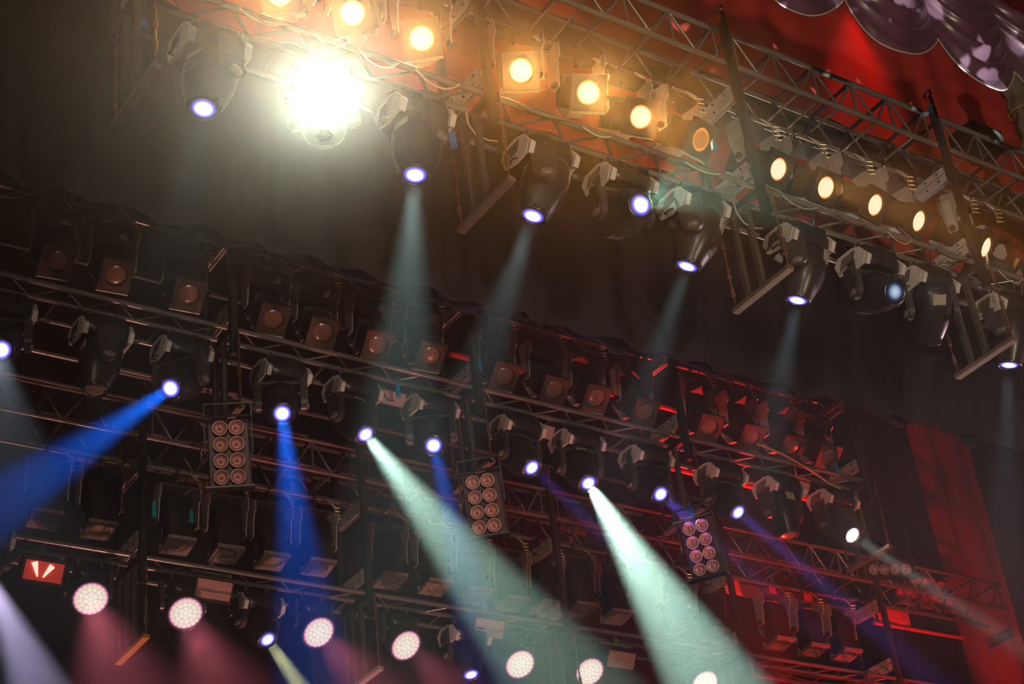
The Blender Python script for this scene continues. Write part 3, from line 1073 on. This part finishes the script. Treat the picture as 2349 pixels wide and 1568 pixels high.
for (px, py), a, lab in [((208, 1373), (-.10, -.66, -.74), 'leftmost pink led wash head below the red strobe'), ((426, 1406), (-.10, -.66, -.74), 'second pink led wash head, right of the orange bar'),
                         ((731, 1450), (.04, -.68, -.73), 'third pink led wash head, right of the small yellow beam'), ((931, 1480), (.06, -.68, -.73), 'fourth pink led wash head, below the green beam'),
                         ((1193, 1523), (-.10, -.66, -.74), 'fifth pink led wash head, near the bottom centre'), ((1353, 1540), (-.10, -.66, -.74), 'sixth pink led wash head, left of the white beam at the bottom'),
                         ((1617, 1568), (-.10, -.66, -.74), 'pink led wash head cut off by the bottom edge inside the white beam')]:
    led_wash(px, py, a, lab, 360 if px < 600 else 620 if px < 1100 else 40)

moving_head(6.78, TY + .24, TZ, (.12, -.55, -.80), 'small moving head with a pale yellow beam between the pink lamps', COOL, 'small moving heads under the rear truss', 9000, (.95, 1, .45), 9, drop=.37)
moving_head(9.08, TY + .24, TZ, (-.03, -.30, -.95), 'small moving head with a blue-white lens at the bottom edge', COOL, 'small moving heads under the rear truss', 700, (.6, .6, 1), 8, drop=.37)
p = at_y(-45, 1340, TY - .5)
moving_head(p.x, TY - .5, p.z + .6, (.03, -.62, -.78), 'moving head outside the left edge that casts the lilac beam at the lower left', COOL, 'small moving heads under the rear truss', 3000, (.72, .62, 1), 14, drop=.37)


# ------------------------------------------------------------------ blinders
def blinder(c, cols, rows, label, tilt, pan=0.0, hook=None):
    """hanging audience blinder: front faces -Y in its own frame"""
    t = thing('audience_blinder', label, 'blinder lamp', c, 'audience blinders hung under the second truss')
    M_ = Matrix.Rotation(pan, 4, 'Z') @ Matrix.Rotation(tilt, 4, 'X')
    w, h = cols * .128 + .07, rows * .128 + .03
    n = MB()
    n.box((0, .10, 0), (w, .13, h), bev=.012)
    part('housing', (n, mat('dark plum housing', (.085, .045, .05), .4, .1, noise=.2)), t, M_)
    for s_, nm in ((1, 'top_flap'), (-1, 'bottom_flap')):
        n = MB().box((0, -.025, s_ * (h / 2 + .012)), (w + .05, .09, .014), Matrix.Rotation(s_ * .25, 3, 'X'))
        part(nm, (n, CHROME), t, M_, 'shiny metal flap')
    for i in range(cols):
        for j in range(rows):
            x, z = (i - (cols - 1) / 2) * .125 + (0.0), (j - (rows - 1) / 2) * .128
            rm = cached('blrim', lambda: MB().torus((0, 0, 0), .055, .007, Matrix.Rotation(math.pi / 2, 3, 'X'), 28, 6).mesh('lamp_rim', mat('rosy lamp rim', (.62, .36, .34), .3, .3)))

            def lens_mesh():
                g = MB()
                rs = []
                for r, y in ((.052, 0), (.045, .012), (.025, .026), (.012, .02), (.002, .004)):
                    rs.append([Vector((r * math.cos(a), y, r * math.sin(a))) for a in [2 * math.pi * k / 24 for k in range(24)]])
                g.loft(rs, False, True)
                return g.mesh('par_lamp', mat('rosy reflector', (.62, .26, .25), .3, .15, noise=.25, scale=70))
            lm = part('par_lamp', cached('bllens', lens_mesh), t, M_ @ Matrix.Translation((x, -.008, z)))
            part('lamp_rim', rm, lm, Matrix.Translation((0, -.002, 0)))
    n = MB()
    hh = h / 2
    n.bar((-w / 2 - .02, .05, 0), (-w / 2 - .02, .05, hh + .12), .012, .04, (0, 1, 0))
    n.bar((w / 2 + .02, .05, 0), (w / 2 + .02, .05, hh + .12), .012, .04, (0, 1, 0))
    n.bar((-w / 2 - .02, .05, hh + .12), (w / 2 + .02, .05, hh + .12), .04, .012)
    part('bracket', (n, BLACKTUBE), t, M_)
    top = M_ @ Vector((0, .05, hh + .12))
    n = MB().bar(top, (.06, .10, hh + .30), .035, .012)
    e = Vector(hook) - Vector(c)
    n.bar((.06, .10, hh + .28), e, .03, .012)
    part('hanging_strap', (n, CHROME), t, None, 'bent shiny strap')
    n = MB()
    n.tube([(-w / 2 - .02, .06, .1), (-w / 2 - .07, .0, .02), (-w / 2 - .06, .02, -.06)], .007, 6)
    n.tube([(-w / 2 - .06, .02, -.06), (-w / 2 - .06, .02, -.10)], .014, 8)
    part('supply_cable', (n, BRASS), t)
    return t


p = at_y(525, 1037, 10.62)
blinder(p, 2, 4, 'eight-lamp blinder beside the straight blue beam, leftmost', .36, -.50, (5.38, SY - .13, SZ - .84))
p = at_y(1109, 1155, 10.62)
blinder(p, 2, 4, 'eight-lamp blinder at the edge of the broad green beam', .36, -.72, (7.80, SY - .13, SZ - .84))
p = at_y(1608, 1255, 10.62)
blinder(p, 2, 4, 'eight-lamp blinder crossed by a violet beam', .30, -1.0, (10.22, SY - .13, SZ - .84))
p = at_y(2040, 1306, 11.55)
blinder(p, 4, 1, 'four-lamp blinder bar at the far right under the thin white beam', .30, -.35, (12.66, SY + .40, SZ - .84))


# ------------------------------------------------------------------ strobes and odd lamps under the rear truss
def strobe(px, py, lit, label, w=.34, h=.17):
    y = TY + .05
    p = at_y(px, py, y)
    t = thing('strobe_light', label, 'strobe lamp', p, 'flat strobes under the rear truss')
    R = Matrix.Rotation(.55, 4, 'X')
    n = MB().prism([(.0, -h / 2 - .03), (.14, -h / 2 + .03), (.14, h / 2 - .03), (.0, h / 2 + .03)], 'x', -w / 2 - .02, w / 2 + .02)
    part('housing', (n, HOUSING), t, R)
    n = MB().box((0, -.004, 0), (w, .008, h))
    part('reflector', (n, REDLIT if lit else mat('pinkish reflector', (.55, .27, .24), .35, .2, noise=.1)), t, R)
    n = MB()
    if lit:
        n.tube([(-.10, -.02, .07), (-.05, -.02, -.05)], [.028, .006], 10)
        n.tube([(.06, -.02, .06), (.0, -.02, -.05)], [.026, .006], 10)
        part('flash_tube', (n, REDTUBE), t, R)
    else:
        n.tube([(-w / 2, -.02, -.03), (w / 2, -.02, -.03)], .008, 8)
        part('flash_tube', (n, mat('milky tube', (.5, .35, .33), .2)), t, R)
    n = MB().box((0, .05, h / 2 + .10), (w + .06, .03, .03))
    n.box((0, .05, h / 2 + .16), (.05, .04, .12))
    part('hanging_bracket', (n, mat('olive bracket', (.16, .17, .10), .5)), t)
    return t


strobe(100, 1310, True, 'strobe glowing red with two bright streaks at the lower left')
strobe(490, 1352, False, 'pinkish rectangular flood right of the second pink lamp')
strobe(1122, 1440, False, 'pinkish rectangular flood below the green beam, right of the fourth pink lamp')
strobe(1425, 1513, False, 'reddish slatted flood left of the white beam near the bottom')
if True:
    pass


# small pale floods between the second truss heads
def flood(px, py, label):
    p = at_y(px, py, SY + .30)
    t = thing('small_flood', label, 'flood lamp', p, 'small floods under the second truss')
    n = MB().prism([(.0, -.06), (.16, -.03), (.16, .04), (.0, .07)], 'x', -.12, .12)
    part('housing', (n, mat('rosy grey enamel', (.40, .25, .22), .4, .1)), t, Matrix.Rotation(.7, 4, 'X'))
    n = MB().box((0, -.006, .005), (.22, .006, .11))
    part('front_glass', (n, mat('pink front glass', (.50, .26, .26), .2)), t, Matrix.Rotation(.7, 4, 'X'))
    n = MB().bar((-.13, .06, -.02), (-.13, .06, .24), .012, .03, (0, 1, 0))
    n.bar((.13, .06, -.02), (.13, .06, .24), .012, .03, (0, 1, 0))
    n.bar((-.13, .06, .24), (.13, .06, .24), .03, .012)
    part('bracket', (n, BLACKTUBE), t)


flood(903, 915, 'small pink flood between the two left broad beam heads')
flood(1246, 990, 'small pale flood right of the thin violet beam head')
flood(1837, 1118, 'small pale flood right of the unlit head on the right')

# ------------------------------------------------------------------ red lit pipes, far battens, drapes on the right
def pipe(a, b, r, m, label, cat='pipe', name='batten_pipe', group=None):
    return single(name, MB().tube([a, b], r, 10), m, label, cat, group)


REDPIPE = mat('pale pipe', (.62, .55, .52), .45, .2)
pipe((3.0, SY + .58, 8.74), (7.9, SY + .58, 8.74), .028, BLACKTUBE, 'dark thin pipe behind the left half of the second row of spotlights')  # unlit half of the pipe, its darkness put in as black
REDLITP = mat('red-lit tube tone', (.70, .022, .022), .3)  # pipe under red light, the light painted in as red
pipe((7.95, SY + .58, 8.74), (13.0, SY + .58, 8.74), .028, REDLITP, 'thin pipe coloured as if red-lit behind the right half of the second row of spotlights')
pipe((10.2, SY + .56, SZ + .0), (12.9, SY + .56, SZ + .0), .03, REDLITP, 'pipe coloured as if red-lit behind the violet beam heads')  # stands for the red-lit far chord, light in its colour
a, b = at_y(1870, 890, 9.9), at_y(2280, 1003, 9.9)
t = thing('curtain_track', 'red lit pipe with small hooks above the red side drape', 'curtain track', a)
part('rail', (MB().tube([(0, 0, 0), b - a], .03, 10), REDPIPE), t)
n = MB()
for u in (.55, .72, .80, .92):
    q = (b - a) * u
    n.torus(q + Vector((0, -.01, .03)), .03, .009, Matrix.Rotation(math.pi / 2, 3, 'Y'), 12, 6)
    n.tube([q + Vector((0, 0, .03)), q + Vector((.02, -.02, .10))], .008, 6)
part('hooks', (n, REDPIPE), t)

# dull red pipe over the left part of the second truss (red dashes)
a, b = at_y(60, 372, SY + .48), at_y(520, 492, SY + .48)
pipe(a, b, .03, mat('dull red pipe', (.5, .14, .12), .5, .1), 'dull red broken pipe above the second truss at the left')
# far roof battens seen between the second and the rear truss
n_b = 0
BATTENS = []
for (x0, y0, x1, y1, yy) in [(0, 851, 484, 956, 15.2), (0, 929, 477, 1028, 15.8), (0, 1010, 900, 1180, 16.4), (400, 870, 1500, 1130, 14.6), (600, 985, 1600, 1220, 15.0), (700, 1085, 1700, 1290, 16.0), (0, 790, 300, 850, 14.4)]:
    a, b = at_y(x0, y0, yy), at_y(x1, y1, yy)
    z = (a.z + b.z) / 2
    BATTENS.append((x0, y0, x1, y1, yy, z))
    notes = ['from the left edge below the unlit head', 'under the first blue beam', 'lowest, above the rear spotlights', 'behind the lower part of the second truss heads', 'behind the left blinder and the broad beam', 'behind the green beam', 'highest at the left edge']
    single('roof_batten', MB().tube([(a.x - .8, yy, z), (b.x + 1.2, yy, z)], .03, 8), DULL, 'thin dark batten far behind the trusses, ' + notes[n_b], 'batten', 'roof battens far behind the trusses')
    n_b += 1
for k, (px, bi) in enumerate([(195, 2), (445, 2), (675, 5), (905, 5), (1310, 5)]):
    bx0, by0, bx1, by1, byy, bz = BATTENS[bi]
    p = at_y(px, by0 + (by1 - by0) * (px - bx0) / (bx1 - bx0), byy)
    p.z = bz - .055
    t = thing('junction_strip', ['row of small sockets left of the first blue beam', 'row of small sockets left of the left blinder', 'row of small sockets in the straight blue beam', 'row of small sockets left edge of the green beam', 'row of small sockets between the two broad beams'][k], 'socket strip', p, 'socket strips on the far battens')
    part('strip', (MB().box((0, 0, 0), (.46, .05, .06)), HOUSING), t)
    n = MB()
    for i in range(4):
        n.box((-.165 + .11 * i, -.03, -.012), (.085, .02, .05))
    part('sockets', (n, mat('dull socket face', (.35, .2, .17), .5)), t)
    part('pendant_box', (MB().box((-.05, -.01, -.14), (.06, .05, .09)), mat('dull box', (.30, .2, .17), .5)), t)
    part('pendant_wire', (MB().tube([(-.05, 0, -.03), (-.05, 0, -.10)], .006, 6), RUBBER), t)

# strips behind the rear truss, red light painted into the cloth colour, lower right
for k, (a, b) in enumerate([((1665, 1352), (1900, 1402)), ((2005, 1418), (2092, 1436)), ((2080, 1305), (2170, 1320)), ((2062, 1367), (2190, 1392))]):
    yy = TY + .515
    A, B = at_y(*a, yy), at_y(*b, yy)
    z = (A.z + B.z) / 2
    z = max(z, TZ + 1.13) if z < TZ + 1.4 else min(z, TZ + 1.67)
    single('cloth_strip', drape(A.x, B.x, yy, z - .11, z + .11, .3, .01, 20 + k, nz=3), REDLITCLOTH,
           ['narrow cloth strip glowing red behind lattice, left of the group', 'short red-lit cloth strip above the long red edge', 'red-lit cloth strip right of the four-lamp blinder', 'red-lit cloth strip below the four-lamp blinder'][k], 'cloth strip', 'red lit cloth strips behind the rear truss')
A, B = at_y(2005, 1428, TY + .50), at_y(2208, 1463, TY + .50)
REDRAIL = mat('vivid red rail', (.75, .03, .03), .3)  # one even bright red over the whole rail
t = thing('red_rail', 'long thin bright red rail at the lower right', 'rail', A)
part('rail', (MB().tube([(0, 0, 0), B - A], .024, 10), REDRAIL), t)
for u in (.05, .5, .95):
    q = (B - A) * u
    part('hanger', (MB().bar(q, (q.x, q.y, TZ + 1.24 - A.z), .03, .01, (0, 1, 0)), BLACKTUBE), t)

# drapes at the right
single('black_side_cloth', drape(16.9, 18.6, 14.75, 3.0, 12.2, .42, .09, 31, nz=8), fabric('blue-black leg cloth', (.016, .017, .026), .85, .1, .2), 'dark blue-black drape between the truss end and the red side drape', 'curtain')
single('red_side_drape', drape(17.95, 20.4, 14.4, 3.0, 12.2, .55, .12, 33, nz=8), REDDARK, 'tall deep red drape at the lower right with bright red folds', 'curtain')
single('dark_side_drape', drape(15.25, 18.3, 11.4, 3.0, 10.2, .6, .09, 35, nz=8), BLACKCLOTH, 'black drape along the right edge below the front truss', 'curtain')
single('rear_drape', drape(9.5, 20.6, 17.4, 3.0, 11.0, .7, .1, 36, nz=6), fabric('dusky rear cloth', (.05, .018, .03), .9, .1), 'dim purple rear drape behind everything at the lower right', 'curtain')

# box and rope bundle at the upper right
p = at_y(2232, 300, FY + .25)
p.z = FZ + 1.58 + .024 + .175
t = thing('equipment_box', 'small black equipment box sitting on the front truss at the upper right', 'equipment box', p)
part('case', (MB().box((0, 0, 0), (.42, .30, .22), bev=.015), HOUSING), t)
part('grey_panel', (MB().box((.02, -.153, .02), (.34, .006, .15)), mat('grey perforated panel', (.30, .25, .22), .6)), t)
part('clamp_foot', (MB().box((0, .0, -.14), (.06, .24, .07)), CHROME), t)
t = thing('cloth_bundle', 'hanging grey brown cloth bundle below the rightmost swag', 'cloth bundle', at_y(2318, 190, FY + .9))
rings = []
for k in range(24):
    u = k / 23
    rr = .16 * (1 - .25 * u) + .02 * math.sin(k * 1.1)
    rings.append([Vector((rr * (1 + .12 * math.sin(5 * a + k * .3)) * math.cos(a) + .05 * math.sin(u * 4), rr * .8 * math.sin(a), -1.1 * u)) for a in [2 * math.pi * j / 26 for j in range(26)]])
part('bundle', (MB().loft(rings), GREYCLOTH), t)
part('binding_rope', (MB().torus((0.03, 0, -.42), .150, .010), mat('orange brown rope', (.45, .2, .07), .6)), t)

# ------------------------------------------------------------------ cables
def sag(a, b, drop, k=12, wob=0.0):
    a, b = Vector(a), Vector(b)
    return [a.lerp(b, i / k) + Vector((0, wob * math.sin(i * 2.1), -drop * 4 * (i / k) * (1 - i / k))) for i in range(k + 1)]


for i in range(4):
    x = FJ[i] + .22
    k = 0
    while x < FJ[i + 1] - .35:
        w = RND.uniform(.22, .42)
        d = RND.uniform(.03, .10)
        single('loop_cable', MB().tube(sag((x, FY - .03, FZ - .02), (x + w, FY - .03, FZ - .02), d), .006, 6), CABLE if RND.random() < .6 else RUBBER,
               'thin cable sagging in a loop along the front truss lower chord', 'cable', 'cable loops along the front truss lower chord')
        x += w + RND.uniform(.08, .30)
for i in range(4):
    x = FJ[i] + .3
    while x < FJ[i + 1] - .4:
        w = RND.uniform(.3, .5)
        single('loop_cable', MB().tube(sag((x, FY + .33, FZ + 1.12), (x + w, FY + .36, FZ + 1.12), RND.uniform(.04, .10)), .006, 6), RUBBER,
               'dark cable sagging under the lamp bar of the front truss', 'cable', 'cable loops under the front lamp bar')
        x += w + RND.uniform(.15, .3)
for x in (3.85, 4.7, 5.75, 6.35, 7.08, 8.15, 8.9, 9.55):
    single('drop_cable', MB().tube([(x - .30, FY + .2, FZ - .01), (x - .31, FY + .18, FZ - .14), (x - .27, FY + .16, FZ - .24), (x - .18, FY + .14, FZ - .27), (x - .10, FY + .15, FZ - .24)], .0065, 6), CABLE,
           'pale cable dropping from the front truss to the base of a moving head', 'cable', 'drop cables to the front moving heads')
for x in (4.05, 4.8, 5.7, 6.4, 7.2, 8.15, 8.8, 9.65, 10.6):
    single('drop_cable', MB().tube([(x - .28, SY + .2, SZ - .01), (x - .30, SY + .15, SZ - .16), (x - .26, SY + .14, SZ - .26), (x - .18, SY + .15, SZ - .24)], .007, 6), RUBBER,
           'thin cable dropping from the second truss to the base of a moving head', 'cable', 'drop cables to the second truss moving heads')
for i in range(4):
    x = SJ[i] + .3
    while x < SJ[i + 1] - .5:
        w = RND.uniform(.35, .6)
        single('loop_cable', MB().tube(sag((x, SY + .30, SZ + 1.10), (x + w, SY + .30, SZ + 1.10), RND.uniform(.08, .20)), .008, 6), CABLE,
               'cable sagging between spotlights on the second truss', 'cable', 'cable loops on the second truss')
        x += w + RND.uniform(.3, .6)
a, b = at_y(1735, 1017, SY - .05), at_y(1902, 1108, SY - .05)
single('orange_cable', MB().tube(sag(a, b, -.05) + [b + Vector((.15, 0, -.03))], .012, 6), mat('orange rubber', (.55, .28, .10), .45), 'orange brown cable slung diagonally at the right end of the second truss', 'cable')
for k in range(4):
    a, b = at_y(1760 + 8 * k, 1530 + 6 * k, TY - .1), at_y(2005, 1556 + 3 * k, TY - .1)
    single('slack_cable', MB().tube(sag(a, b, .06 + .04 * k, 14), .008, 6), RUBBER, 'slack cable in a low arc at the lower right, lit faint red', 'cable', 'slack cables at the lower right')


# plug clusters: blue and teal plugs on short tails
def plug(px, py, y, m, label, size=.06):
    p = at_y(px, py, y)
    t = thing('cable_plug', label, 'plug', p, 'coloured cable plugs')
    part('plug_body', (MB().tube([(0, 0, .0), (0, 0, -size * .5), (0, 0, -size), (.0, 0, -size * 1.6)], [.016, .022, .022, .026], 10), m), t)
    part('tail', (MB().tube([(0, 0, 0), (.02, .01, .07), (.0, .03, .13)], .007, 6), RUBBER), t)
    return t


plug(1024, 268, FY + .2, BLUEPLUG, 'top blue and white plug left of the first lower frame', .07)
plug(1030, 290, FY + .2, BLUEPLUG, 'middle blue and white plug left of the first lower frame', .07)
plug(1038, 306, FY + .2, BLUEPLUG, 'bottom blue and white plug left of the first lower frame', .07)
plug(331, 45, FY + .1, BLUEPLUG, 'small blue plug at the left end of the front truss', .05)
plug(1636, 325, FY + .1, BLUEPLUG, 'blue plug beside the half lit spotlight', .05)
plug(353, 1150, TY, TEALPLUG, 'teal plug hanging right of the left rear post', .10)
plug(438, 1168, TY, TEALPLUG, 'teal plug hanging beside the third rear spotlight', .08)
plug(1098, 822, SY - .05, BLUEPLUG, 'blue plug right of the second post', .08)
plug(912, 880, SY + .1, BLUEPLUG, 'blue plug beside the left broad beam head', .08)
plug(472, 815, SY + .1, BLUEPLUG, 'blue plug left of the left post', .06)
plug(1916, 1062, SY + .1, BLUEPLUG, 'blue plug at the right end of the second truss', .08)
plug(1582, 1150, SY - .2, BLUEPLUG, 'blue plug above the blinder crossed by a violet beam', .08)
